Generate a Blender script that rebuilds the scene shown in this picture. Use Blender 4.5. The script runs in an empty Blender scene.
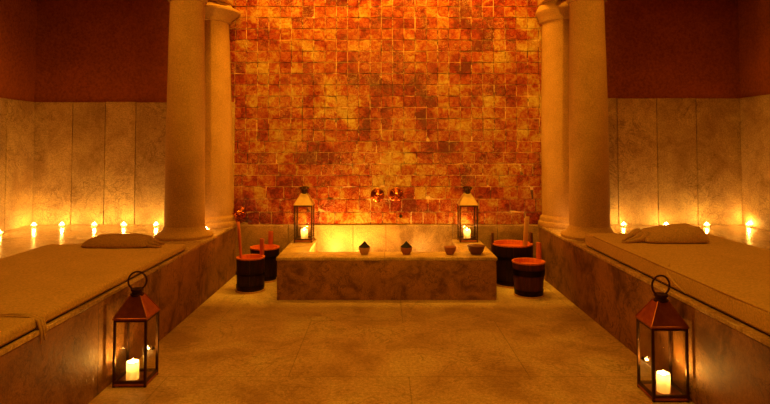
import bpy, bmesh, math, random
from mathutils import Vector, Matrix, noise
random.seed(7)
S = bpy.context.scene
C = S.collection
PI = math.pi

# ------------------------------------------------------------------ materials
def mat(name):
    m = bpy.data.materials.new(name); m.use_nodes = True
    nt = m.node_tree; nt.nodes.clear()
    out = nt.nodes.new('ShaderNodeOutputMaterial')
    return m, nt, out
def N(nt, typ, **kw):
    n = nt.nodes.new(typ)
    for k, v in kw.items(): setattr(n, k, v)
    return n
def setin(n, **kw):
    for k, v in kw.items(): n.inputs[k.replace('_', ' ')].default_value = v
def c4(c): return (c[0], c[1], c[2], 1)
def coords(nt, scale=(1, 1, 1), loc=(0, 0, 0), obj=False):
    # world-position coordinates: stay put on the surface whatever the camera
    if obj:
        g = N(nt, 'ShaderNodeTexCoord').outputs['Object']
    else:
        g = N(nt, 'ShaderNodeNewGeometry').outputs['Position']
    mp = N(nt, 'ShaderNodeMapping'); mp.inputs['Scale'].default_value = scale; mp.inputs['Location'].default_value = loc
    nt.links.new(g, mp.inputs['Vector'])
    return mp.outputs['Vector']
def noise_tex(nt, vec, scale, detail=6, rough=.6, dist=0):
    n = N(nt, 'ShaderNodeTexNoise'); setin(n, Scale=scale, Detail=detail, Roughness=rough, Distortion=dist)
    nt.links.new(vec, n.inputs['Vector']); return n.outputs['Fac']
def ramp(nt, fac, stops):
    r = N(nt, 'ShaderNodeValToRGB'); e = r.color_ramp.elements
    while len(e) < len(stops): e.new(.5)
    for el, (p, c) in zip(e, stops): el.position = p; el.color = c4(c)
    nt.links.new(fac, r.inputs['Fac']); return r.outputs['Color']
def mixc(nt, fac, a, b, mode='MIX'):
    m = N(nt, 'ShaderNodeMix', data_type='RGBA', blend_type=mode)
    for sock, v in ((m.inputs[0], fac), (m.inputs[6], a), (m.inputs[7], b)):
        if isinstance(v, (int, float)): sock.default_value = v
        elif isinstance(v, tuple): sock.default_value = c4(v)
        else: nt.links.new(v, sock)
    return m.outputs[2]
def bump(nt, h, strength, dist=.01, normal=None):
    b = N(nt, 'ShaderNodeBump'); setin(b, Strength=strength, Distance=dist)
    nt.links.new(h, b.inputs['Height'])
    if normal: nt.links.new(normal, b.inputs['Normal'])
    return b.outputs['Normal']
def pbsdf(nt, out, color, rough=.6, metal=0, normal=None, spec=.5, **kw):
    p = N(nt, 'ShaderNodeBsdfPrincipled')
    for s, v in (('Base Color', color), ('Roughness', rough)):
        if isinstance(v, (tuple,)): p.inputs[s].default_value = c4(v)
        elif isinstance(v, (int, float)): p.inputs[s].default_value = v
        else: nt.links.new(v, p.inputs[s])
    p.inputs['Metallic'].default_value = metal
    p.inputs['Specular IOR Level'].default_value = spec
    for k, v in kw.items(): p.inputs[k.replace('_', ' ')].default_value = v
    if normal: nt.links.new(normal, p.inputs['Normal'])
    nt.links.new(p.outputs[0], out.inputs['Surface']); return p

def marble(name, base, dark, vein, rough=.35, scale=1.0, islands=0.0, veinamt=.5, bumpamt=.15, joints=None, spec=.5):
    m, nt, out = mat(name)
    v = coords(nt, (scale,) * 3)
    n1 = noise_tex(nt, v, 1.6, 8, .62, .6)
    col = ramp(nt, n1, [(.36, dark), (.50, base), (.66, tuple(min(1, x * 1.3) for x in base))])
    n2 = noise_tex(nt, v, 2.2, 7, .65, 1.6)
    vm = ramp(nt, n2, [(.475, (0, 0, 0)), (.5, (1, 1, 1)), (.525, (0, 0, 0))])
    n3 = noise_tex(nt, v, 1.1, 3)
    k = mixc(nt, 1.0, vm, ramp(nt, n3, [(.4, (0, 0, 0)), (.58, (veinamt,) * 3)]), 'MULTIPLY')
    bw = N(nt, 'ShaderNodeRGBToBW'); nt.links.new(k, bw.inputs[0])
    col = mixc(nt, bw.outputs[0], col, vein)
    sp = noise_tex(nt, v, 34, 4, .7)
    col = mixc(nt, .9, col, ramp(nt, sp, [(.36, (.62, .54, .46)), (.6, (1.0,) * 3)]), 'MULTIPLY')
    sp2 = noise_tex(nt, v, 85, 3, .8)
    col = mixc(nt, .9, col, ramp(nt, sp2, [(.38, (.68, .62, .56)), (.6, (1.0,) * 3)]), 'MULTIPLY')
    if islands:
        g = N(nt, 'ShaderNodeNewGeometry')
        col = mixc(nt, 1.0, col, ramp(nt, g.outputs['Random Per Island'], [(0, (1 - islands,) * 3), (1, (1, 1, 1))]), 'MULTIPLY')
    h = noise_tex(nt, v, 16, 5, .6)
    nrm = bump(nt, h, bumpamt, .01)
    if joints:   # thin grooves between slabs
        jv = coords(nt, joints['map'], joints.get('loc', (0, 0, 0)))
        if joints.get('swap'):
            sx = N(nt, 'ShaderNodeSeparateXYZ'); nt.links.new(jv, sx.inputs[0])
            cx = N(nt, 'ShaderNodeCombineXYZ')
            for a, b in zip('XYZ', joints['swap']): nt.links.new(sx.outputs[b], cx.inputs[a])
            jv = cx.outputs[0]
        bt = N(nt, 'ShaderNodeTexBrick'); bt.offset = joints.get('offset', .5)
        setin(bt, Scale=1.0, Mortar_Size=joints.get('mortar', .004), Mortar_Smooth=.2, Brick_Width=joints['w'], Row_Height=joints['h'])
        bt.inputs['Color1'].default_value = (1, 1, 1, 1); bt.inputs['Color2'].default_value = c4((joints.get('tone', .86),) * 3)
        bt.inputs['Mortar'].default_value = c4((joints.get('dark', .45),) * 3)
        nt.links.new(jv, bt.inputs['Vector'])
        col = mixc(nt, 1.0, col, bt.outputs['Color'], 'MULTIPLY')
        inv = N(nt, 'ShaderNodeMath', operation='SUBTRACT'); inv.inputs[0].default_value = 1; nt.links.new(bt.outputs['Fac'], inv.inputs[1])
        nrm = bump(nt, inv.outputs[0], .4, .004, nrm)
    rr = N(nt, 'ShaderNodeMapRange'); setin(rr, From_Min=.3, From_Max=.7, To_Min=rough * .75, To_Max=rough * 1.3)
    nt.links.new(sp, rr.inputs['Value'])
    pbsdf(nt, out, col, rr.outputs[0], normal=nrm, spec=spec)
    return m

M = {}
M['floor'] = marble('floor_marble', (.88, .64, .35), (.64, .43, .21), (.24, .14, .06), .42, 1.5, veinamt=.55, bumpamt=.2,
                    joints=dict(map=(1, 1, 1), loc=(.53, -.18, 0), w=1.35, h=1.0, mortar=.003, tone=.93, dark=.6))
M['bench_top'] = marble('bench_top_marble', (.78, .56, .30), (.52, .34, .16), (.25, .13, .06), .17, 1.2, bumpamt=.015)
M['bench_front_shaded'] = marble('bench_front_shaded_marble', (.42, .20, .065), (.20, .080, .022), (.08, .028, .010), .62, 2.4, veinamt=.9, bumpamt=.25, spec=.3,
                          joints=dict(map=(1, 1, 1), loc=(0, .26, 1), w=.80, h=9, swap='YZX', mortar=.004, tone=.86, dark=.5, offset=0))  # shade on the bench front is put into this darker colour
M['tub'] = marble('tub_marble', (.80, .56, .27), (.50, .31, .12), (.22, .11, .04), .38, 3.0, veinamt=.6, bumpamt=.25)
M['tub_front_shaded'] = marble('tub_front_shaded_marble', (.50, .24, .07), (.24, .095, .025), (.10, .03, .010), .42, 4.2, veinamt=.9, bumpamt=.4)  # darker than the rim marble: shade of the upright faces put into colour
M['panel'] = marble('wall_panel_marble', (.82, .57, .26), (.64, .41, .165), (.24, .12, .04), .62, 2.2, spec=.25, islands=.22, veinamt=.7)
M['splash'] = marble('splashback_marble', (.62, .40, .18), (.38, .21, .08), (.2, .10, .04), .36, 2.4, veinamt=.6)

def plaster(name, base, dark, rough=.85, scale=1.0, b=.35, fine=60):
    m, nt, out = mat(name); v = coords(nt, (scale,) * 3)
    n1 = noise_tex(nt, v, 1.3, 6, .6, .3)
    col = ramp(nt, n1, [(.3, dark), (.7, base)])
    n2 = noise_tex(nt, v, fine, 5, .7)
    col = mixc(nt, .45, col, ramp(nt, n2, [(.36, tuple(x * .45 for x in base)), (.64, tuple(min(1, x * 1.3) for x in base))]))
    pbsdf(nt, out, col, rough, normal=bump(nt, n2, b, .004), spec=.2); return m
M['plaster'] = plaster('red_plaster', (.43, .115, .018), (.23, .052, .009), fine=45)
M['column'] = plaster('column_plaster', (.58, .33, .11), (.40, .20, .06), .7, 3.0, .5, 34)
M['ceiling'] = plaster('ceiling_plaster', (.40, .17, .06), (.30, .11, .04))

# glazed hand-cut tiles: clusters of red, orange and ochre, one tone per tile
def zellige():
    m, nt, out = mat('glazed_tile')
    g = N(nt, 'ShaderNodeNewGeometry'); rnd = g.outputs['Random Per Island']
    v = coords(nt)
    big = noise_tex(nt, v, 1.7, 4, .62, .4)
    pat = noise_tex(nt, v, 26, 5, .7, 1.2)
    mid = noise_tex(nt, v, 5.5, 4, .65, .5)
    def madd(a, k, b):
        x = N(nt, 'ShaderNodeMath', operation='MULTIPLY_ADD'); nt.links.new(a, x.inputs[0]); x.inputs[1].default_value = k
        if isinstance(b, (int, float)): x.inputs[2].default_value = b
        else: nt.links.new(b, x.inputs[2])
        return x.outputs[0]
    f = madd(rnd, .24, madd(big, 1.2, madd(pat, 1.2, madd(mid, 1.0, -1.40))))
    col = ramp(nt, f, [(.16, (.13, .007, .001)), (.36, (.30, .022, .003)), (.47, (.38, .075, .008)), (.58, (.42, .18, .02)), (.82, (.56, .40, .09))])
    h = noise_tex(nt, v, 22, 4, .6, .8)
    h2 = noise_tex(nt, v, 70, 4, .7, 1.0)
    nrm = bump(nt, h2, .7, .004, bump(nt, h, .8, .010))
    glint_chips = noise_tex(nt, v, 40, 5, .8, 2.0)
    rr = ramp(nt, pat, [(.35, (.12,) * 3), (.65, (.42,) * 3)])
    col = mixc(nt, ramp_bw(nt, glint_chips, .64, .70), col, (.80, .60, .30))  # pale flecks: glints painted in, along with worn glaze
    # pale crackle lines in the glaze, in patches
    ck = noise_tex(nt, v, 19, 3, .6, 1.8)
    line = ramp(nt, ck, [(.478, (0, 0, 0)), (.5, (1, 1, 1)), (.522, (0, 0, 0))])
    patch = noise_tex(nt, v, 3.2, 3, .6)
    bw = N(nt, 'ShaderNodeRGBToBW'); nt.links.new(mixc(nt, 1.0, line, ramp(nt, patch, [(.46, (0, 0, 0)), (.58, (.75,) * 3)]), 'MULTIPLY'), bw.inputs[0])
    col = mixc(nt, bw.outputs[0], col, (.80, .55, .22))
    dk = ramp(nt, noise_tex(nt, v, 12, 5, .75, .8), [(.32, (.6, .38, .3)), (.42, (1, 1, 1))])
    col = mixc(nt, 1.0, col, dk, 'MULTIPLY')
    pbsdf(nt, out, col, rr, normal=nrm, spec=.4); return m
def ramp_bw(nt, fac, a, b):
    r = N(nt, 'ShaderNodeMapRange'); setin(r, From_Min=a, From_Max=b, To_Min=0.0, To_Max=1.0); r.clamp = True
    nt.links.new(fac, r.inputs['Value']); return r.outputs[0]
M['tile'] = zellige()
def grout_mat():
    m, nt, out = mat('tile_grout'); v = coords(nt, (1, 1, 2.2))
    n1 = noise_tex(nt, v, 5, 5, .75, .5)
    pbsdf(nt, out, ramp(nt, n1, [(.44, (.07, .014, .005)), (.56, (.80, .52, .25))]), .7); return m
M['grout'] = grout_mat()

def cloth(name, base, dark):
    m, nt, out = mat(name); v = coords(nt, obj=True)
    n1 = noise_tex(nt, v, 3.5, 5); n2 = noise_tex(nt, v, 95, 4, .8)
    col = mixc(nt, .5, ramp(nt, n1, [(.3, dark), (.7, base)]), ramp(nt, n2, [(.38, tuple(x * .5 for x in dark)), (.6, base)]))
    pbsdf(nt, out, col, .95, normal=bump(nt, n2, .5, .003), spec=.15); return m
M['sheet'] = cloth('mattress_cloth', (.80, .53, .22), (.64, .40, .15))
M['pillow'] = cloth('cushion_cloth', (.55, .31, .11), (.42, .22, .07))
M['pillow_r'] = cloth('folded_cushion_cloth', (.74, .47, .19), (.58, .34, .12))

def metal(name, col, rough=.35, dark=None):
    m, nt, out = mat(name); v = coords(nt, obj=True)
    n1 = noise_tex(nt, v, 18, 5, .7); c = ramp(nt, n1, [(.3, dark or tuple(x * .5 for x in col)), (.7, col)])
    pbsdf(nt, out, c, rough, 1.0, normal=bump(nt, n1, .15, .003)); return m
M['iron'] = metal('dark_patinated_metal', (.10, .045, .022), .45)
M['copper'] = metal('copper_sheet', (.50, .17, .06), .38, (.28, .08, .025))
M['roof_lit'] = metal('roof_lit_metal', (.70, .48, .22), .5, (.5, .32, .14))  # pale tone paints the overhead light falling on the lantern roofs
M['brass'] = metal('reddish_brass', (.62, .17, .045), .24, (.30, .05, .015))
M['hoop'] = metal('blackened_hoop', (.035, .018, .012), .5)

def wood(name, base, dark, rough=.55, islands=.35):
    m, nt, out = mat(name); v = coords(nt, (14, 14, 1.6), obj=True)
    n1 = noise_tex(nt, v, 3, 5, .6, .6); col = ramp(nt, n1, [(.35, dark), (.65, base)])
    g = N(nt, 'ShaderNodeNewGeometry')
    col = mixc(nt, 1.0, col, ramp(nt, g.outputs['Random Per Island'], [(0, (1 - islands,) * 3), (1, (1, 1, 1))]), 'MULTIPLY')
    pbsdf(nt, out, col, rough, normal=bump(nt, n1, .3, .003), spec=.25); return m
M['stave'] = wood('dark_bucket_wood', (.050, .013, .006), (.018, .005, .003))
M['stave_red'] = wood('red_brown_bucket_wood', (.15, .035, .012), (.07, .016, .006))
M['handle_red'] = wood('red_cedar_wood', (.60, .13, .035), (.42, .08, .02), .5, .1)
M['handle_pale'] = wood('pale_wood', (.66, .36, .13), (.52, .26, .09), .5, .1)
M['inner_red'] = wood('bucket_inside_wood', (.75, .18, .04), (.58, .11, .02), .45, .15)
M['clay_tan'] = plaster('tan_bowl_clay', (.48, .25, .10), (.32, .14, .05), .55, 8, .3, 40)
M['clay'] = plaster('terracotta_bowl_clay', (.34, .11, .04), (.22, .06, .022), .55, 8, .3, 40)
M['clay_dark'] = plaster('dark_bowl_clay', (.17, .06, .022), (.10, .032, .012), .5, 8, .3, 40)
M['soap'] = plaster('black_soap', (.008, .004, .003), (.004, .002, .002), .6, 20, .6, 40)

def water():
    m, nt, out = mat('bucket_water'); v = coords(nt)
    n1 = noise_tex(nt, v, 9, 2)
    pbsdf(nt, out, (.70, .15, .03), .08, normal=bump(nt, n1, .06, .01), spec=.9); return m  # orange reflection of the tile wall is put into the water colour
M['water'] = water()

def glass():     # thin clear pane: straight-through plus Fresnel reflection
    m, nt, out = mat('clear_pane_glass')
    t = N(nt, 'ShaderNodeBsdfTransparent'); t.inputs[0].default_value = (.97, .95, .90, 1)
    gl = N(nt, 'ShaderNodeBsdfGlossy'); setin(gl, Roughness=.03)
    lw = N(nt, 'ShaderNodeLayerWeight'); lw.inputs['Blend'].default_value = .5
    pw = N(nt, 'ShaderNodeMath', operation='POWER'); nt.links.new(lw.outputs['Facing'], pw.inputs[0]); pw.inputs[1].default_value = 4
    fr = N(nt, 'ShaderNodeMath', operation='MULTIPLY_ADD'); nt.links.new(pw.outputs[0], fr.inputs[0]); fr.inputs[1].default_value = .5; fr.inputs[2].default_value = .035
    mx = N(nt, 'ShaderNodeMixShader')
    nt.links.new(fr.outputs[0], mx.inputs[0]); nt.links.new(t.outputs[0], mx.inputs[1]); nt.links.new(gl.outputs[0], mx.inputs[2])
    nt.links.new(mx.outputs[0], out.inputs['Surface']); return m
M['glass'] = glass()
def wax():
    m, nt, out = mat('candle_wax')
    d = N(nt, 'ShaderNodeBsdfDiffuse'); d.inputs[0].default_value = (.9, .82, .62, 1)
    t = N(nt, 'ShaderNodeBsdfTranslucent'); t.inputs[0].default_value = (.98, .93, .78, 1)
    mx = N(nt, 'ShaderNodeMixShader'); mx.inputs[0].default_value = .6
    nt.links.new(d.outputs[0], mx.inputs[1]); nt.links.new(t.outputs[0], mx.inputs[2])
    nt.links.new(mx.outputs[0], out.inputs['Surface']); return m
M['wax'] = wax()
def flame():
    m, nt, out = mat('candle_flame'); e = N(nt, 'ShaderNodeEmission'); e.inputs[0].default_value = (1, .68, .28, 1); e.inputs[1].default_value = 30
    # a flame is see-through: emission added to a clear body
    t = N(nt, 'ShaderNodeBsdfTransparent'); a = N(nt, 'ShaderNodeAddShader')
    nt.links.new(e.outputs[0], a.inputs[0]); nt.links.new(t.outputs[0], a.inputs[1])
    nt.links.new(a.outputs[0], out.inputs['Surface']); return m
M['flame'] = flame()
def plain(name, col, rough=.7):
    m, nt, out = mat(name); v = coords(nt, obj=True); n1 = noise_tex(nt, v, 40)
    pbsdf(nt, out, ramp(nt, n1, [(.3, tuple(x * .7 for x in col)), (.7, col)]), rough); return m
M['wick'] = plain('burnt_wick', (.02, .01, .01))
M['black'] = plain('dark_opening', (.01, .004, .002))

# ------------------------------------------------------------------ mesh helpers
def mesh_obj(name, bm, m, parent=None, smooth=None, loc=None):
    bmesh.ops.recalc_face_normals(bm, faces=bm.faces[:])
    me = bpy.data.meshes.new(name); bm.to_mesh(me); bm.free()
    me.materials.append(M[m] if isinstance(m, str) else m)
    if smooth:
        me.polygons.foreach_set('use_smooth', [True] * len(me.polygons))
        if smooth != 'all': me.set_sharp_from_angle(angle=math.radians(38))
    o = bpy.data.objects.new(name, me); C.objects.link(o)
    if parent: o.parent = parent
    if loc: o.location = loc
    return o
def box(bm, x0, x1, y0, y1, z0, z1, bev=0, seg=2, mtx=None):
    r = bmesh.ops.create_cube(bm, size=1)
    vs = r['verts']
    for v in vs: v.co = Vector(((x0 + x1) / 2 + v.co.x * (x1 - x0), (y0 + y1) / 2 + v.co.y * (y1 - y0), (z0 + z1) / 2 + v.co.z * (z1 - z0)))
    if bev:
        es = list({e for v in vs for e in v.link_edges})
        rb = bmesh.ops.bevel(bm, geom=es, offset=bev, segments=seg, profile=.5, affect='EDGES')
        vs = list({v for f in rb['faces'] for v in f.verts} | {v for v in vs if v.is_valid})
    if mtx:
        for v in vs: v.co = mtx @ v.co
    return vs
def lathe(bm, prof, seg=40, center=(0, 0, 0), squash=1):
    rings = []
    for r, z in prof:
        if r < 1e-5: rings.append([bm.verts.new((center[0], center[1], center[2] + z))])
        else: rings.append([bm.verts.new((center[0] + r * math.cos(2 * PI * i / seg), center[1] + squash * r * math.sin(2 * PI * i / seg), center[2] + z)) for i in range(seg)])
    for a, b in zip(rings, rings[1:]):
        for i in range(seg):
            j = (i + 1) % seg
            if len(a) == 1 and len(b) == 1: continue
            if len(a) == 1: bm.faces.new((a[0], b[j], b[i]))
            elif len(b) == 1: bm.faces.new((a[i], a[j], b[0]))
            else: bm.faces.new((a[i], a[j], b[j], b[i]))
    for end, ring in ((0, rings[0]), (1, rings[-1])):
        if len(ring) > 1:
            try: bm.faces.new(ring)
            except ValueError: pass
def tube(bm, pts, r, seg=10, closed=False, caps=True):
    pts = [Vector(p) for p in pts]; n = len(pts); rings = []
    up = Vector((0, 0, 1)); prev = None
    for i, p in enumerate(pts):
        a = pts[i - 1] if (i or closed) else p; b = pts[(i + 1) % n] if (i < n - 1 or closed) else p
        t = (b - a).normalized()
        u = prev if prev is not None else (up if abs(t.z) < .9 else Vector((1, 0, 0)))
        s = t.cross(u).normalized(); w = s.cross(t).normalized(); prev = w
        rr = r[i] if isinstance(r, (list, tuple)) else r
        rings.append([bm.verts.new(p + s * rr * math.cos(2 * PI * k / seg) + w * rr * math.sin(2 * PI * k / seg)) for k in range(seg)])
    m = n if closed else n - 1
    for i in range(m):
        a, b = rings[i], rings[(i + 1) % n]
        for k in range(seg): bm.faces.new((a[k], a[(k + 1) % seg], b[(k + 1) % seg], b[k]))
    if caps and not closed:
        bm.faces.new(rings[0][::-1]); bm.faces.new(rings[-1])
def new(): return bmesh.new()
def thing(name, label, cat, loc=(0, 0, 0), rz=0, group=None):
    o = bpy.data.objects.new(name, None); C.objects.link(o); o.empty_display_size = .1
    o.location = loc; o.rotation_euler = (0, 0, rz); o['label'] = label; o['category'] = cat
    if group: o['group'] = group
    return o
def tag(o, label, cat, group=None):
    o['label'] = label; o['category'] = cat
    if group: o['group'] = group
    return o
def struct(name, bm, m, parent=None, smooth=None):
    o = mesh_obj(name, bm, m, parent, smooth)
    if not parent: o['kind'] = 'structure'
    return o
def dup(root, loc, label=None, rz=None, scale=None):
    r = root.copy(); C.objects.link(r); r.location = loc
    if rz is not None: r.rotation_euler = (0, 0, rz)
    if scale: r.scale = scale
    if label: r['label'] = label
    for ch in list(root.children):
        c = ch.copy(); C.objects.link(c); c.parent = r
        for g in ch.children:
            d = g.copy(); C.objects.link(d); d.parent = c
    return r
WARM = (1, .52, .075)
def point(loc, e, r=.012, col=WARM):
    l = bpy.data.lights.new('candle_light', 'POINT'); l.energy = e; l.color = col; l.shadow_soft_size = r
    o = bpy.data.objects.new('candle_light', l); C.objects.link(o); o.location = loc; return o

# ------------------------------------------------------------------ dimensions (metres)
XL, XR = -1.472, 1.555          # bench faces
WL, WR = -3.54, 3.63            # side walls
YB = 5.68                       # back wall
YF = -4.2                       # wall behind the camera
BH = .50                        # bench height
CE = 3.45                       # ceiling

# shell
b = new(); box(b, WL - .1, WR + .1, YF - .1, YB + .1, -.1, 0); struct('floor', b, 'floor')
b = new(); box(b, WL - .1, WR + .1, YF - .1, YB + .1, CE, CE + .1); struct('ceiling', b, 'ceiling')
b = new(); box(b, WL - .1, WR + .1, YB, YB + .1, 0, CE); struct('wall_back', b, 'plaster')
b = new(); box(b, WL - .1, WL, YF, YB, 0, CE); struct('wall_left', b, 'plaster')
b = new(); box(b, WR, WR + .1, YF, YB, 0, CE); struct('wall_right', b, 'plaster')
b = new(); box(b, WL - .1, WR + .1, YF - .1, YF, 0, CE); struct('wall_front', b, 'plaster')

# marble wall panels
def panels_back(name, xs, z1):
    bm = new()
    for a, c in zip(xs, xs[1:]): box(bm, a + .003, c - .003, YB - .022, YB + .001, BH, z1 + random.uniform(-.004, .004), .003, 1)
    return struct(name, bm, 'panel')
panels_back('trim_1', [WL + .001, -3.14, -2.81, -2.50, -2.19, -1.86, -1.50], 1.735)
panels_back('trim_2', [1.60, 1.98, 2.37, 2.77, 3.17, WR - .001], 1.775)
for nm, x0, x1, z1, st in (('trim_3', WL - .001, WL + .022, 1.735, .42), ('trim_4', WR - .022, WR + .001, 1.775, .55)):
    bm = new(); y = YB - .026
    while y > -1.2:
        box(bm, x0, x1, y - st + .003, y - .003, BH, z1 + random.uniform(-.003, .003), .003, 1); y -= st
    struct(nm, bm, 'panel')
# marble strip under the tiles
b = new()
xs = [-1.53, -.95, -.30, .03, .70, 1.15, 1.60]
for a, c in zip(xs, xs[1:]): box(b, a + .0015, c - .0015, YB - .03, YB + .001, 0, BH - .002, .003, 1)
struct('trim_5', b, 'splash')
# tiled field
b = new(); box(b, -1.62, 1.72, YB - .008, YB + .001, BH, CE)
grout = struct('trim_6', b, 'grout')
b = new(); p = .1145; z = BH; row = 0
while z < CE - .02:
    ph = p if row > 0 else .15
    ph = {0: .125, 1: .13, 2: .125}.get(row, p)
    x = -1.62 - (random.uniform(0, .06) if row < 7 else 0)
    while x < 1.72:
        w = p
        if row < 7: w = p * random.uniform(1.0, 1.75 if random.random() < .5 else 1.1)
        x0 = max(x + random.uniform(-.002, .002), -1.62); x1 = min(x + w + random.uniform(-.002, .002), 1.72)
        if x1 - x0 > .02:
            g = .0018 + random.uniform(0, .0016)
            vs = box(b, x0 + g, x1 - g, YB - .0125, YB - .004, z + g, min(z + ph - g, CE - .001), .003, 1)
            c = Vector(((x0 + x1) / 2, YB - .012, z + ph / 2))
            R = Matrix.Rotation(random.gauss(0, .03), 4, 'X') @ Matrix.Rotation(random.gauss(0, .03), 4, 'Z') @ Matrix.Rotation(random.gauss(0, .008), 4, 'Y')
            for v in vs: v.co = c + R @ (v.co - c)
        x += w
    z += ph; row += 1
mesh_obj('tile_facing', b, 'tile', grout)
# header beam over the front columns, unseen, placed to cut off the basin light
for i, (x0, x1) in enumerate(((WL, WR),)):
    b = new(); box(b, x0, x1, 4.70, 5.22, 2.86, CE); struct('trim_7', b, 'ceiling')

# ------------------------------------------------------------------ benches
def bench(x0, x1, face, lab):
    t = thing('stone_bench', lab, 'bench', ((x0 + x1) / 2, 2.3, 0))
    cx = (x0 + x1) / 2; cy = 2.3
    in0, in1 = (x0, x1 - .004) if face > 0 else (x0 + .004, x1)
    b = new(); box(b, in0 - cx, in1 - cx, -1.2 - cy, YB - .001 - cy, 0, BH - .022, .003, 1); mesh_obj('body', b, 'bench_front_shaded', t)
    b = new()
    ys = [-1.2, .1, 1.3, 2.5, 3.7, 4.75, YB - .001]
    for a, c in zip(ys, ys[1:]): box(b, x0 - cx, x1 - cx, a - cy + .001, c - cy - .001, BH - .0215, BH, .003, 1)
    mesh_obj('top_slab', b, 'bench_top', t, 'auto')
    return t
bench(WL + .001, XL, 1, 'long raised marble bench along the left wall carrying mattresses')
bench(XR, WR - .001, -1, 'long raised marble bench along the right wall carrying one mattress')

# ------------------------------------------------------------------ columns
def column(x, y, z0, front, lab, rb=.167, rt=.144, flare=.07, br=None):
    t = thing('stone_column', lab, 'column', (x, y, z0))
    H = (2.555 if front else 2.52) - z0
    b = new()
    if front:
        lathe(b, [(.238, 0), (.243, .010), (.242, .022), (.232, .032), (.208, .042), (.190, .056), (.178, .074), (.170, .10)], 56)
    else:
        lathe(b, [(br - .006, 0), (br, .018), (br - .004, .042), (br - .014, .050), (br - .018, .055), (br - .016, .072), (br - .022, .092), (rb + .008, .098), (rb, .11)], 64)
        for v in b.verts: v.co.y = min(v.co.y, YB - .024 - y)
    hb = .10 if front else .11
    mesh_obj('base', b, 'column', t, 'auto')
    b = new(); pr = []
    for i in range(25):
        k = i / 24; r = rb + (rt - rb) * (k ** 1.2) + .004 * math.sin(PI * k)
        pr.append((r, hb + (H - hb) * k))
    lathe(b, pr, 56)
    for v in b.verts:
        if len(v.link_faces) < 8:
            d = noise.noise(Vector((v.co.x * 5, v.co.y * 5, v.co.z * 2 + x * 3))) * .0035
            n = Vector((v.co.x, v.co.y, 0)).normalized(); v.co += n * d
    if not front:
        for v in b.verts: v.co.y = min(v.co.y, YB - .024 - y)
    mesh_obj('shaft', b, 'column', t, 'auto')
    b = new()
    lathe(b, [(rt, H), (rt + .018, H + .004), (rt + .024, H + .016), (rt + .028, H + .03), (rt + flare * .7, H + .07), (rt + flare, H + .10), (rt + flare, H + .12),
              (rt + .045, H + .155), (rt + .02, H + .19)], 56)
    if not front:
        for v in b.verts: v.co.y = min(v.co.y, YB - .024 - y)
    mesh_obj('capital', b, 'column', t, 'auto')
    b = new(); a = rt + .035
    box(b, -a, a, -a, a if front else min(a, YB - .024 - y), H + .185, 2.86 - z0, .01, 2)
    mesh_obj('abacus', b, 'column', t)
    return t
column(-1.728, 4.905, BH, True, 'thick plastered column at the front edge of the left bench')
column(1.800, 4.905, BH, True, 'thick plastered column at the front edge of the right bench')
column(-1.720, 5.595, BH, False, 'plastered column against the tiled wall, behind the left front column', .226, .165, .115, .266)
column(1.820, 5.595, BH, False, 'plastered column against the tiled wall, behind the right front column', .232, .215, .06, .272)

# ------------------------------------------------------------------ tub
TX0, TX1, TY0, TH = -.898, .960, 4.73, .356
IX0, IX1, IY0 = -.662, .690, 4.98
t = thing('marble_basin', 'low rectangular marble basin against the tiled wall, lit from inside', 'bath', ((TX0 + TX1) / 2, TY0, 0))
cx = (TX0 + TX1) / 2
def lb(x0, x1, y0, y1, z0, z1, bev=.003): 
    b = new(); box(b, x0 - cx, x1 - cx, y0 - TY0, y1 - TY0, z0, z1, bev, 2); return b
YE = YB - .031
b = lb(TX0 + .008, TX1 - .008, TY0 + .006, IY0, 0.0, TH - .028); mesh_obj('front_panel', b, 'tub_front_shaded', t)
mesh_obj('side_panel', lb(TX0 + .008, IX0, IY0 + .0005, YE, 0, TH - .028), 'tub_front_shaded', t)
mesh_obj('side_panel', lb(IX1, TX1 - .008, IY0 + .0005, YE, 0, TH - .028), 'tub_front_shaded', t)
mesh_obj('basin_floor', lb(IX0 + .0005, IX1 - .0005, IY0 + .001, YE, 0, .09), 'tub', t)
b = new()
for (x0, x1, y0, y1) in ((TX0, .011, TY0, IY0), (.0125, TX1, TY0, IY0), (TX0, IX0, IY0 + .001, YE), (IX1, TX1, IY0 + .001, YE)):
    box(b, x0 - cx, x1 - cx, y0 - TY0, y1 - TY0, TH - .0275, TH, .006, 2)
mesh_obj('rim', b, 'tub', t, 'auto')

# ------------------------------------------------------------------ candles
def candle(loc, r, h, lab, group, energy, parentless=True, lightr=.012):
    t = thing('pillar_candle', lab, 'candle', loc, 0, group)
    b = new()   # wax with a melted hollow around the flame
    lathe(b, [(r, 0), (r, h * .5), (r * .98, h), (r * .90, h + .002), (r * .82, h - .004), (r * .78, h - .034), (r * .45, h - .040), (0, h - .042)], 28)
    mesh_obj('wax', b, 'wax', t, 'auto')
    b = new(); tube(b, [(0, 0, h - .043), (.001, 0, h - .034), (.003, 0, h - .026)], .0015, 6); mesh_obj('wick', b, 'wick', t)
    b = new(); z = h - .030
    lathe(b, [(0, z), (.007, z + .007), (.0095, z + .016), (.007, z + .028), (.003, z + .040), (0, z + .048)], 14)
    mesh_obj('flame', b, 'flame', t, 'all')
    point((loc[0], loc[1], loc[2] + h - .006), energy, lightr)
    return t

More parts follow.
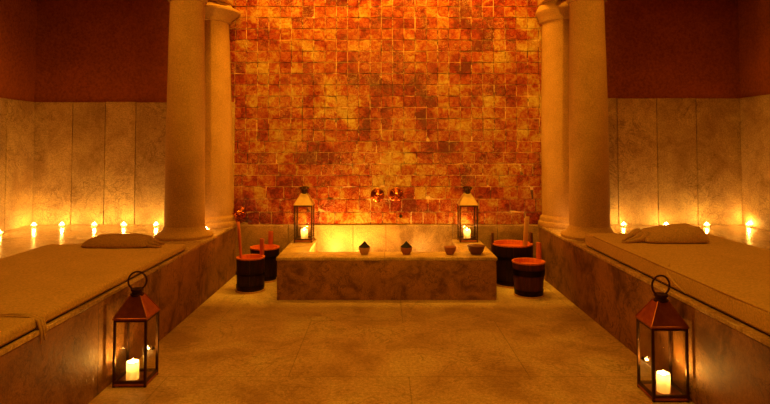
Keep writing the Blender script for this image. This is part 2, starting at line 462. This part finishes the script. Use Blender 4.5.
# ------------------------------------------------------------------ lanterns
def lantern_parts(t, roofmat, framemat, lying):
    w = .089; H = .357; q = .0065
    b = new(); box(b, -w, w, -w, w, .006, .020, .002, 1)
    mesh_obj('base', b, 'copper' if framemat == 'iron' else framemat, t)
    b = new()
    for sx in (-1, 1):
        for sy in (-1, 1):
            x, y = sx * (w - q), sy * (w - q); box(b, x - q, x + q, y - q, y + q, .0, H, .001, 1)
    for z0, z1 in ((.0195, .034), (H - .012, H)):
        for s in (-1, 1):
            a = w - 2 * q
            box(b, -a, a, s * (w - q) - q * .8, s * (w - q) + q * .8, z0, z1); box(b, s * (w - q) - q * .8, s * (w - q) + q * .8, -a, a, z0, z1)
    mesh_obj('frame', b, framemat, t)
    a = w - 2 * q
    for ang in range(4):
        b = new(); R = Matrix.Rotation(ang * PI / 2, 4, 'Z')
        box(b, -a, a, -(w - q) - .001, -(w - q) + .001, .034, H - .012, mtx=R); mesh_obj('glass_pane', b, 'glass', t)
    # flared eave and steep four-sided roof of folded sheet
    b = new(); W = w + .004
    prof = [(W, H), (W, H + .008), (W - .004, H + .010), (.030, H + .112), (.027, H + .116), (.020, H + .110), (W - .012, H + .004)]
    rings = [[b.verts.new((sx * r, sy * r, z)) for sx, sy in ((-1, -1), (1, -1), (1, 1), (-1, 1))] for r, z in prof]
    for i in range(len(rings)):
        A, B = rings[i], rings[(i + 1) % len(rings)]
        for k in range(4): b.faces.new((A[k], A[(k + 1) % 4], B[(k + 1) % 4], B[k]))
    roof = mesh_obj('roof', b, roofmat, t)
    for sx, sy in ((-1, -1), (1, -1), (1, 1), (-1, 1)):
        b = new(); tube(b, [(sx * (W - .003), sy * (W - .003), H + .010), (sx * .029, sy * .029, H + .113)], .0028, 6)
        mesh_obj('seam', b, roofmat, roof)
    b = new(); lathe(b, [(.030, H + .106), (.036, H + .110), (.036, H + .120), (.028, H + .124), (.027, H + .132), (.034, H + .136), (.034, H + .146), (.024, H + .148), (.010, H + .142), (0, H + .142)], 28)
    mesh_obj('chimney_cap', b, framemat, t, 'auto')
    b = new(); pts = []
    if lying:
        for i in range(26):
            a2 = 2 * PI * i / 26; pts.append((.044 * math.cos(a2), -.012 + .040 * math.sin(a2), H + .152 + .008 * math.sin(a2) + .012))
        for s in (-1, 1): box(b, s * .028 - .004, s * .028 + .004, -.006, .006, H + .145, H + .166)
        tube(b, pts, .0055, 8, closed=True)
        lathe(b, [(.010, H + .141), (.016, H + .160), (.012, H + .176), (0, H + .180)], 16)
    else:
        for i in range(26):
            a2 = math.radians(-58 + i * 296 / 25); pts.append((.048 * math.cos(a2), 0, H + .188 + .050 * math.sin(a2)))
        tube(b, pts, .005, 8)
        for s in (-1, 1): tube(b, [(s * .024, 0, H + .14), (s * .031, 0, H + .147)], .006, 8)
    ha = mesh_obj('ring_handle', b, framemat, t, 'auto')
    if not lying:
        for s in (1,):
            ha.rotation_euler = (0, 0, .15)
    b = new(); box(b, w - .002, w + .006, -.012, .004, .17, .185, .001, 1); tube(b, [(w + .004, -.004, .178), (w + .014, -.004, .178)], .004, 8)
    mesh_obj('latch', b, framemat, t)
def lantern(loc, rz, lab, group, roofmat, framemat, lying, clab, energy, coff=(0, 0), sc=1):
    t = thing('candle_lantern', lab, 'lantern', loc, rz, group); t.scale = (sc,) * 3
    lantern_parts(t, roofmat, framemat, lying)
    candle((loc[0] + coff[0], loc[1] + coff[1], loc[2] + .0205 * sc), .033, .092, clab, 'pillar candles in the lanterns', energy)
lantern((-1.358, 3.125, 0), 0.02, 'tall copper lantern with ring handle on the floor by the left bench', 'floor lanterns', 'copper', 'iron', False,
        'lit white pillar candle inside the floor lantern by the left bench', 5, (-.01, -.02))
lantern((1.452, 2.955, 0), PI - .015, 'tall copper lantern with ring handle on the floor by the right bench', 'floor lanterns', 'copper', 'iron', False,
        'lit white pillar candle inside the floor lantern by the right bench', 5, (.0, -.01), 1.03)
lantern((-.775, 5.545, TH), 0, 'lantern with roof tinted as lit from above on the left rear corner of the marble basin', 'basin lanterns', 'roof_lit', 'iron', True,
        'lit white pillar candle inside the lantern at the left rear of the basin', 4)
lantern((.832, 5.545, TH), 0, 'lantern with roof tinted as lit from above on the right rear corner of the marble basin', 'basin lanterns', 'roof_lit', 'iron', True,
        'lit white pillar candle inside the lantern at the right rear of the basin', 4, (-.005, 0))
for x, y, l in ((-.50, 5.34, 'lit pillar candle standing inside the basin near its left end'), (-.22, 5.38, 'lit pillar candle standing inside the basin left of its middle'), (.38, 5.36, 'lit pillar candle standing inside the basin near its right end')):
    candle((x, y, .0905), .035, .10, l, 'candles inside the basin', 22.0 if x < -.4 else (13.0 if x < 0 else 5))

# ------------------------------------------------------------------ tealights
def tealight(x, y, lab, e=1.5, first=[None]):
    loc = (x, y, BH)
    if first[0] is None:
        t = thing('tealight', lab, 'candle', loc, 0, 'tealights along the bench walls')
        b = new(); lathe(b, [(.020, 0), (.025, .004), (.028, .022), (.0285, .024), (.0265, .023), (.023, .006), (0, .005)], 24); mesh_obj('cup', b, 'wax', t, 'auto')
        b = new(); lathe(b, [(0, .0052), (.022, .0055), (.023, .013), (0, .014)], 24); mesh_obj('wax', b, 'wax', t, 'auto')
        b = new(); lathe(b, [(0, .013), (.010, .017), (.014, .024), (.010, .034), (.004, .041), (0, .045)], 14); mesh_obj('flame', b, 'flame', t, 'all')
        first[0] = t
    else: t = dup(first[0], loc, lab)
    point((x, y, BH + .034), e, .012)
TE = 2.1
for i, (px, lab) in enumerate(((0.5, 0), (18, 1))):
    pass
tealight(-3.42, 5.02, 'tealight against the left side wall, next one nearer than the far corner tealight', TE)
tealight(-3.42, 4.75, 'tealight against the left side wall, cut by the left edge of the photo', TE)
for px, lab in ((40, 'tealight in the far left corner where the two panelled walls meet'), (66, 'tealight by the left back wall, first to the right of the corner one'),
                (98, 'tealight by the left back wall, behind the left end of the cushion'), (127, 'tealight by the left back wall, behind the middle of the cushion'), (159, 'tealight by the left back wall, right beside the front column')):
    tealight((px - 383) / 100.6, 5.525 if px > 50 else 5.50, lab, TE)
for px, lab in ((620.5, 'tealight by the right back wall, right beside the front column'), (662.5, 'tealight by the right back wall, behind the left end of the cushion'),
                (702.5, 'tealight by the right back wall, behind the right end of the cushion'), (744, 'tealight in the far right corner where the two panelled walls meet')):
    tealight((px - 383) / 100.6, 5.525, lab, TE)
tealight(-1.632, 5.20, 'tealight squeezed between the two left columns', .5)
tealight(1.728, 5.20, 'tealight squeezed between the two right columns', .35)

# ------------------------------------------------------------------ mattresses and cushions
def soft_box(x0, x1, y0, y1, z0, z1, rad, seed, amp=.004, nx=26, ny=60, sag=0):
    """closed sheet-covered slab with rounded upper edges and creases"""
    bm = new(); cx, cy = (x0 + x1) / 2, (y0 + y1) / 2; hx, hy = (x1 - x0) / 2, (y1 - y0) / 2
    def place(x, y, top):
        d = min(hx - abs(x), hy - abs(y)); P = Vector((cx + x, cy + y, z0))
        if top:
            k = 0
            if d < rad: k = rad - math.sqrt(max(0, rad * rad - (rad - d) ** 2))
            P.z = z1 - k
            n = noise.noise(Vector((P.x * 3.1, P.y * 2.3, seed))) * amp + noise.noise(Vector((P.x * 11, P.y * 9, seed + 5))) * amp * .6
            P.z += (n - amp * .8) * min(1, d / (rad * 3))
            if d < rad:   # slight waviness of the aisle edge
                P.x += .004 * noise.noise(Vector((P.y * 4, seed, 0))) * (1 - d / rad)
        return P
    def axis(h, n):
        e = [0, .12 * rad, .35 * rad, .65 * rad, rad]
        inner = [rad + (2 * h - 2 * rad) * i / n for i in range(1, n)]
        return [-h + q for q in e] + [-h + q for q in inner] + [h - q for q in reversed(e)]
    U, V = axis(hx, nx), axis(hy, ny); T = []; B = []; nx = len(U) - 1; ny = len(V) - 1
    for u in U:
        T.append([bm.verts.new(place(u, v, True)) for v in V]); B.append([bm.verts.new(place(u, v, False)) for v in V])
    for i in range(nx):
        for j in range(ny):
            bm.faces.new((T[i][j], T[i + 1][j], T[i + 1][j + 1], T[i][j + 1])); bm.faces.new((B[i][j], B[i][j + 1], B[i + 1][j + 1], B[i + 1][j]))
    loop = [(i, 0) for i in range(nx)] + [(nx, j) for j in range(ny)] + [(i, ny) for i in range(nx, 0, -1)] + [(0, j) for j in range(ny, 0, -1)]
    tl = [T[i][j] for i, j in loop]; bl = [B[i][j] for i, j in loop]
    ml = [bm.verts.new((v.co.x, v.co.y, z0 + .016)) for v in tl]
    for v in bl:     # base tucked in, leaving a dark line above the stone
        v.co.x += .014 * (1 if v.co.x < cx else -1) * (abs(v.co.x - cx) > hx - .02); v.co.y += .014 * (1 if v.co.y < cy else -1) * (abs(v.co.y - cy) > hy - .02)
    for q in range(len(loop)):
        r2 = (q + 1) % len(loop)
        bm.faces.new((tl[q], tl[r2], ml[r2], ml[q])); bm.faces.new((ml[q], ml[r2], bl[r2], bl[q]))
    return bm
def mattress(x0, x1, y0, y1, h, rad, lab, seed):
    t = thing('mattress', lab, 'mattress', (0, 0, BH))
    mesh_obj('padding', soft_box(x0, x1, y0, y1, 0, h, rad, seed), 'sheet', t, 'auto')
    return t
t = mattress(-2.53, -1.492, 2.47, 4.27, .052, .022, 'thin cloth-covered mattress on the left bench with a cushion at its far end', 1.0)
# piping along the aisle edge
b = new(); tube(b, [(-1.505, 2.50 + i * .145, .012 + .002 * math.sin(i * 2.1)) for i in range(13)], .009, 8); mesh_obj('piping', b, 'sheet', t, 'all')
t2 = mattress(-2.53, -1.488, .55, 2.45, .056, .022, 'thin cloth-covered mattress on the left bench nearest the camera, with a bunched corner', 3.0)
b = new()   # bunched sheet corner hanging over the stone edge
for i in range(4):
    a = i / 3; x = -1.490 + .004 * math.sin(i * 2); y = 2.43 + .035 * a
    tube(b, [(x - .30 + .05 * i, y + .01, .055), (x - .12, y + .015 * math.sin(i), .060), (x - .03, y, .058), (x + .010, y, .040), (x + .022, y + .004, -.004), (x + .024, y + .012 * math.sin(i), -.035 - .03 * math.sin(i * 1.7 + 1))], [.001, .002, .005, .007, .006, .003], 7)
mesh_obj('bunched_corner', b, 'sheet', t2, 'all')
t3 = mattress(1.60, 2.57, .9, 4.46, .102, .016, 'thick cloth-covered mattress on the right bench with a rolled cushion at its far end', 7.0)
# seam line along its upper front edge and a pulled fold of the sheet
b = new(); tube(b, [(1.603 + .002 * math.sin(i * 1.7), 4.30 - i * .16, .0985) for i in range(20)], .0035, 6); mesh_obj('piping', b, 'pillow', t3, 'all')
b = new(); tube(b, [(1.66, 3.27, .106), (1.620, 3.22, .096), (1.594, 3.16, .070), (1.586, 3.06, .040), (1.585, 2.96, .018)], [.003, .007, .008, .007, .003], 8)
mesh_obj('sheet_fold', b, 'sheet', t3, 'all')

def cushion(loc, sx, sy, sz, m, lab, seed, tuft, bulge=0, rz=0):
    t = thing('cushion', lab, 'cushion', loc, rz)
    bm = new(); nx, ny = 44, 28
    def sp(u, v, s):
        ex = (1 - abs(u) ** 4) ** .5 if abs(u) < 1 else 0; ey = (1 - abs(v) ** 3) ** .6 if abs(v) < 1 else 0
        h = ex * ey
        px = u * sx / 2 * (1 - .06 * v * v); py = v * sy / 2 * (1 - .10 * u * u)
        top = h * sz * (1 + bulge * u) + noise.noise(Vector((u * 3, v * 2.5, seed))) * .012 * h + abs(noise.noise(Vector((u * 2 + v * 3, v * 7, seed + 9)))) * .010 * h
        return Vector((px, py, .012 + max(top, 0))) if s else Vector((px, py, .012 - .0115 * min(1, h * 3)))
    T = []; B = []
    for i in range(nx + 1):
        u = math.sin((-1 + 2 * i / nx) * PI / 2)
        T.append([]); B.append([])
        for j in range(ny + 1):
            v = math.sin((-1 + 2 * j / ny) * PI / 2)
            T[-1].append(bm.verts.new(sp(u, v, 1)))
            B[-1].append(T[-1][-1] if i in (0, nx) or j in (0, ny) else bm.verts.new(sp(u, v, 0)))
    for i in range(nx):
        for j in range(ny):
            bm.faces.new((T[i][j], T[i + 1][j], T[i + 1][j + 1], T[i][j + 1]))
            bm.faces.new((B[i][j], B[i][j + 1], B[i + 1][j + 1], B[i + 1][j]))
    mesh_obj('padding', bm, m, t, 'all')
    b = new()
    for pts, r in tuft: tube(b, pts, r, 8)
    mesh_obj('gathered_end', b, m, t, 'all')
    return t
zc = BH + .0515
cushion((-1.955, 4.20, zc), .50, .27, .062, 'pillow', 'flat oblong brown cloth cushion on the left mattress', 2,
        [([(.22, -.02, .03), (.26, .0, .026), (.29, .02, .012), (.315, .03, .008)], [.03, .016, .012, .006]),
         ([(.20, -.08, .02), (.26, -.10, .012), (.31, -.11, .007), (.34, -.09, .006)], [.02, .013, .009, .005]),
         ([(.22, -.06, .025), (.28, -.05, .016), (.33, -.07, .007)], [.025, .012, .005])])
zc = BH + .1025
cushion((2.09, 4.11, zc), .47, .28, .092, 'pillow_r', 'plump rolled cloth cushion on the right mattress', 5,
        [([(-.20, .06, .05), (-.27, .03, .030), (-.33, -.02, .015), (-.37, -.06, .008)], [.035, .024, .014, .005]),
         ([(-.18, -.06, .04), (-.24, -.08, .022), (-.31, -.10, .012), (-.40, -.12, .007)], [.035, .020, .012, .005]),
         ([(-.2, .0, .04), (-.26, -.03, .02), (-.35, -.08, .010)], [.03, .018, .006])], bulge=.35)

# ------------------------------------------------------------------ buckets
def bucket(loc, rb, rt, h, body, handles, lab, rz=0, hoops=((.12, .17), (.72, .80)), inner='inner_red'):
    t = thing('wooden_bucket', lab, 'bucket', loc, rz)
    b = new(); n = 18
    for i in range(n):      # individual staves side by side
        a0, a1 = 2 * PI * i / n + .006, 2 * PI * (i + 1) / n - .006; vs = []
        for z, r in ((.006, rb), (h, rt)):
            for rr in (r, r - .016):
                for a in (a0, (a0 + a1) / 2, a1): vs.append(b.verts.new((rr * math.cos(a), rr * math.sin(a), z)))
        lo, hi = vs[:6], vs[6:]
        for k in range(2):
            b.faces.new((lo[k], lo[k + 1], hi[k + 1], hi[k])); b.faces.new((lo[3 + k + 1], lo[3 + k], hi[3 + k], hi[3 + k + 1]))
            b.faces.new((lo[k], lo[3 + k], lo[4 + k], lo[k + 1])); b.faces.new((hi[k], hi[k + 1], hi[4 + k], hi[3 + k]))
        b.faces.new((lo[0], hi[0], hi[3], lo[3])); b.faces.new((lo[2], lo[5], hi[5], hi[2]))
    mesh_obj('staves', b, body, t)
    b = new(); R = rt - .0165; R0 = rt - .020
    lathe(b, [(rb - .021, .02), (R0, h - .006), (R, h + .003), (rt + .002, h + .004), (rt + .002, h - .008), (R, h - .010), (rb - .017, .02)], 48); mesh_obj('lining', b, inner, t, 'auto')
    b = new(); lathe(b, [(0, .004), (rb - .002, .004), (rb + .012, .0), (rb + .012, .010), (rb - .002, .013), (0, .013)], 48); mesh_obj('bottom', b, 'handle_pale', t, 'auto')
    for z0, z1 in hoops:
        b = new(); ra = rb + (rt - rb) * z0; rc = rb + (rt - rb) * z1
        lathe(b, [(ra + .001, z0 * h), (ra + .005, z0 * h), (rc + .005, z1 * h), (rc + .001, z1 * h)], 48); mesh_obj('hoop', b, 'hoop', t, 'auto')
    b = new(); lathe(b, [(0, h - .034), (rt - .022, h - .034), (rt - .022, h - .036), (0, h - .036)], 48); mesh_obj('water', b, 'water', t)
    for ang, w, hh, mm in handles:
        b = new(); R_ = Matrix.Rotation(ang, 4, 'Z')
        vs = box(b, rt - .013, rt + .009, -w / 2, w / 2, h * .5, h + hh, .008, 3, R_)
        mesh_obj('grip_stave', b, mm, t, 'auto')
    return t
bucket((-1.187, 5.06, 0), .118, .125, .295, 'stave', [(.85, .05, .15, 'handle_red')], 'dark wooden bucket beside the left bench, front one of the two', hoops=((.10, .2), (.5, .56)))
bucket((-1.140, 5.44, 0), .110, .140, .315, 'stave', [(1.35, .05, .135, 'handle_red'), ], 'dark wooden bucket left of the basin, standing behind the other one', hoops=((.1, .18), (.7, .78)))
bucket((1.263, 4.90, 0), .115, .140, .290, 'stave_red', [(.62, .05, .15, 'handle_red')], 'red-brown wooden bucket with bright rim at the right, in front of the wide tub', hoops=((.05, .20), (.62, .80)))
bucket((1.215, 5.30, 0), .168, .185, .375, 'stave', [(PI - .1, .05, .10, 'stave_red'), (.1, .05, .10, 'stave_red')], 'wide dark wooden tub with two upright grips right of the basin', hoops=((.08, .16), (.66, .74)))
# long-handled ladles
def ladle(name, p0, p1, r, m, lab, paddle=0):
    t = thing(name, lab, 'ladle', p0)
    d = Vector(p1) - Vector(p0)
    b = new(); pts = [d * (i / 8) + Vector((0, 0, .002 * math.sin(i))) for i in range(9)]
    tube(b, pts, [r * (1 + .25 * abs(i / 8 - .5)) for i in range(9)], 10); mesh_obj('shaft', b, m, t, 'all')
    b = new(); lathe(b, [(.012, -.004), (.034, .004), (.044, .03), (.042, .03), (.030, .007), (0, .003)], 24); mesh_obj('scoop', b, m, t, 'auto')
    return t
ladle('ladle', (-1.250, 5.06, .045), (-1.318, 5.12, .60), .0125, 'handle_red', 'thin red wooden ladle standing in the front left bucket')
t = thing('paddle', 'pale wooden paddle standing upright in the wide tub right of the basin', 'paddle', (1.30, 5.27, .03))
b = new(); vs = box(b, -.027, .027, -.007, .007, 0, .60, .006, 3)
for v in b.verts:
    k = v.co.z / .6; v.co.x *= .75 + .35 * k; v.co.x += .05 * k
    if k > .93: v.co.x = .05 * k + (v.co.x - .05 * k) * .72
mesh_obj('blade', b, 'handle_pale', t, 'auto')
b = new(); tube(b, [(.047, -.009, .56), (.047, .009, .56)], .006, 10); mesh_obj('hanging_peg', b, 'handle_red', t)

# ------------------------------------------------------------------ bowls on the basin rim
def bowl(x, y, r, h, m, lab, soap=None):
    t = thing('clay_bowl', lab, 'bowl', (x, y, TH), 0, 'clay bowls on the basin rim')
    b = new()
    lathe(b, [(0, 0), (r * .58, 0), (r * .60, .006), (r * .66, .010), (r * .88, h * .45), (r, h * .92), (r * 1.02, h), (r * .95, h), (r * .80, h * .48), (r * .5, .014), (0, .012)], 40)
    mesh_obj('body', b, m, t, 'auto')
    b = new(); lathe(b, [(r * .985, h * .86), (r * 1.05, h * .9), (r * 1.06, h * .985), (r * .99, h * 1.01)], 40); mesh_obj('lip', b, m, t, 'auto')
    if soap:
        bm = new(); R = r * .90
        prof = [(0, h * .62), (R * .9, h * .62), (R * 1.04, h * .99), (R * 1.03, h * 1.08), (R * .75, h * 1.24), (R * .48, h * 1.42), (R * .30, h * 1.62), (R * .14, h * 1.78), (0, h * 1.84)]
        lathe(bm, prof, 28)
        for v in bm.verts:
            if v.co.z > h: v.co += Vector((noise.noise(v.co * 50), noise.noise(v.co * 50 + Vector((9, 0, 0))), noise.noise(v.co * 50 + Vector((0, 7, 0))))) * .006
        o = mesh_obj('black_soap', bm, 'soap', None, 'auto', (x, y, TH))
        tag(o, soap, 'soap', 'black soap mounds')
    return t
BY = 4.865
bowl(-.160, BY, .050, .062, 'clay_tan', 'small tan clay bowl of black soap, left of the basin rim middle', 'peaked mound of black soap in the bowl left of the rim middle')
bowl(.201, BY, .050, .062, 'clay', 'small reddish clay bowl of black soap, right of the basin rim middle', 'peaked mound of black soap in the bowl right of the rim middle')
bowl(.578, BY, .052, .066, 'clay', 'small empty clay bowl on the basin rim beside the widest bowl')
bowl(.805, BY + .01, .073, .075, 'clay_dark', 'widest and darkest clay bowl on the right front corner of the basin')

# ------------------------------------------------------------------ taps
def tap(x, z, lab, lever):
    t = thing('wall_tap', lab, 'tap', (x, YB - .016, z), 0, 'brass taps on the tiled wall')
    def lat(prof, nm, m, seg=32):
        b = new(); lathe(b, prof, seg); R = Matrix.Rotation(PI / 2, 4, 'X')
        for v in b.verts: v.co = R @ v.co
        return mesh_obj(nm, b, m, t, 'auto')
    lat([(.0, -.002), (.060, -.002), (.063, .004), (.056, .010), (.040, .014), (.030, .020), (.022, .022), (0, .022)], 'rosette', 'brass')
    lat([(.018, .02), (.018, .05), (.024, .055), (.026, .07), (.016, .082), (.008, .088), (0, .089)], 'stem', 'brass')
    b = new()
    for k in range(4):
        a = lever + k * PI / 2
        tube(b, [(0, -.066, 0), (.046 * math.cos(a), -.066, .046 * math.sin(a))], [.009, .007], 8)
    for k in range(4):
        a = lever + k * PI / 2; bmesh.ops.create_uvsphere(b, u_segments=10, v_segments=8, radius=.010, matrix=Matrix.Translation((.048 * math.cos(a), -.066, .048 * math.sin(a))))
    mesh_obj('cross_handle', b, 'brass', t, 'auto')
    t.scale = (1.12,) * 3
    return t
tap(-.056, .795, 'round brass tap on the tiles above the basin, left of the central pair', .3)
tap(.134, .800, 'round brass tap on the tiles above the basin, right of the central pair', .65)
tk = tap(-1.445, .62, 'brass tap low on the tiled wall beside the left rear column', .1)
del tk['group']
b = new(); tube(b, [(0, -.05, 0), (-.02, -.09, .0), (-.005, -.12, -.02), (.012, -.125, -.07)], [.012, .012, .011, .009], 10); mesh_obj('spout', b, 'brass', tk, 'all')
t = thing('water_outlet', 'small dark outlet pipe in the tiles under the right brass tap', 'pipe', (.178, YB - .016, .586))
b = new(); R = Matrix.Rotation(PI / 2, 4, 'X'); lathe(b, [(.010, 0), (.017, 0), (.017, .012), (.011, .012), (.010, .001)], 20)
for v in b.verts: v.co = R @ v.co
mesh_obj('collar', b, 'iron', t, 'auto')
b = new(); lathe(b, [(0, 0), (.0105, 0), (.0105, .004), (0, .004)], 20)
for v in b.verts: v.co = R @ v.co
mesh_obj('opening', b, 'black', t)

# ------------------------------------------------------------------ lights
def area(loc, rot, sx, sy, e, col, spread=None, name='overhead_area'):
    l = bpy.data.lights.new(name, 'AREA'); l.shape = 'RECTANGLE'; l.size = sx; l.size_y = sy; l.energy = e; l.color = col
    if spread: l.spread = math.radians(spread)
    o = bpy.data.objects.new(name, l); C.objects.link(o); o.location = loc; o.rotation_euler = rot; return o
def spot(loc, target, e, col, ang, blend, r=.05):
    l = bpy.data.lights.new('spot_light', 'SPOT'); l.energy = e; l.color = col; l.spot_size = math.radians(ang); l.spot_blend = blend; l.shadow_soft_size = r
    o = bpy.data.objects.new('spot_light', l); C.objects.link(o); o.location = loc
    d = Vector(target) - Vector(loc); o.rotation_euler = d.to_track_quat('-Z', 'Y').to_euler(); return o
AMB = (1, .44, .022)
# lamp in the recess over the basin
area((.04, 5.315, 3.38), (0, 0, 0), 2.9, .08, 54, AMB, 110)
# light from the entrance behind the camera, high up
spot((.04, -3.4, 2.75), (.04, 5.6, 2.30), 1150, AMB, 31, .55, .08)
# unseen overhead fill for the room's general warm light
area((.04, 2.2, 3.40), (0, 0, 0), 1.6, 1.6, 46, AMB)
for x in (-2.75, 2.85): area((x, 4.7 if 0 else 4.3, 3.40), (0, 0, 0), .9, .7, 15, (1, .42, .03))  # fill added over each alcove to brighten its walls
area((.04, -1.6, 3.40), (0, 0, 0), 1.6, 1.6, 12, AMB)
# small alcove down-lights washing the side walls
for s_, x in ((-1, WL), (1, WR)):
    spot((x - s_ * 1.6, 4.3, 3.3), (x, 4.36, 2.2), 50, (1, .36, .04), 44, .25)

w = bpy.data.worlds.new('world'); S.world = w; w.use_nodes = True
w.node_tree.nodes['Background'].inputs[0].default_value = (1, .4, .06, 1); w.node_tree.nodes['Background'].inputs[1].default_value = .0

# ------------------------------------------------------------------ camera
cd = bpy.data.cameras.new('camera'); co = bpy.data.objects.new('camera', cd); C.objects.link(co); S.camera = co
f = 560; tilt = 2.0
co.location = (0, 0, 1.29); co.rotation_euler = (math.radians(90 + tilt), 0, 0)
cd.sensor_width = 36; cd.lens = f / 770 * 36; cd.clip_start = .05
cd.shift_x = 2 / 770
cd.shift_y = -(202 - (146 - f * math.tan(math.radians(tilt)))) / 770
S.view_settings.view_transform = 'Standard'; S.view_settings.look = 'None'; S.view_settings.gamma = 1
S.view_settings.exposure = 0; S.view_settings.use_curve_mapping = False
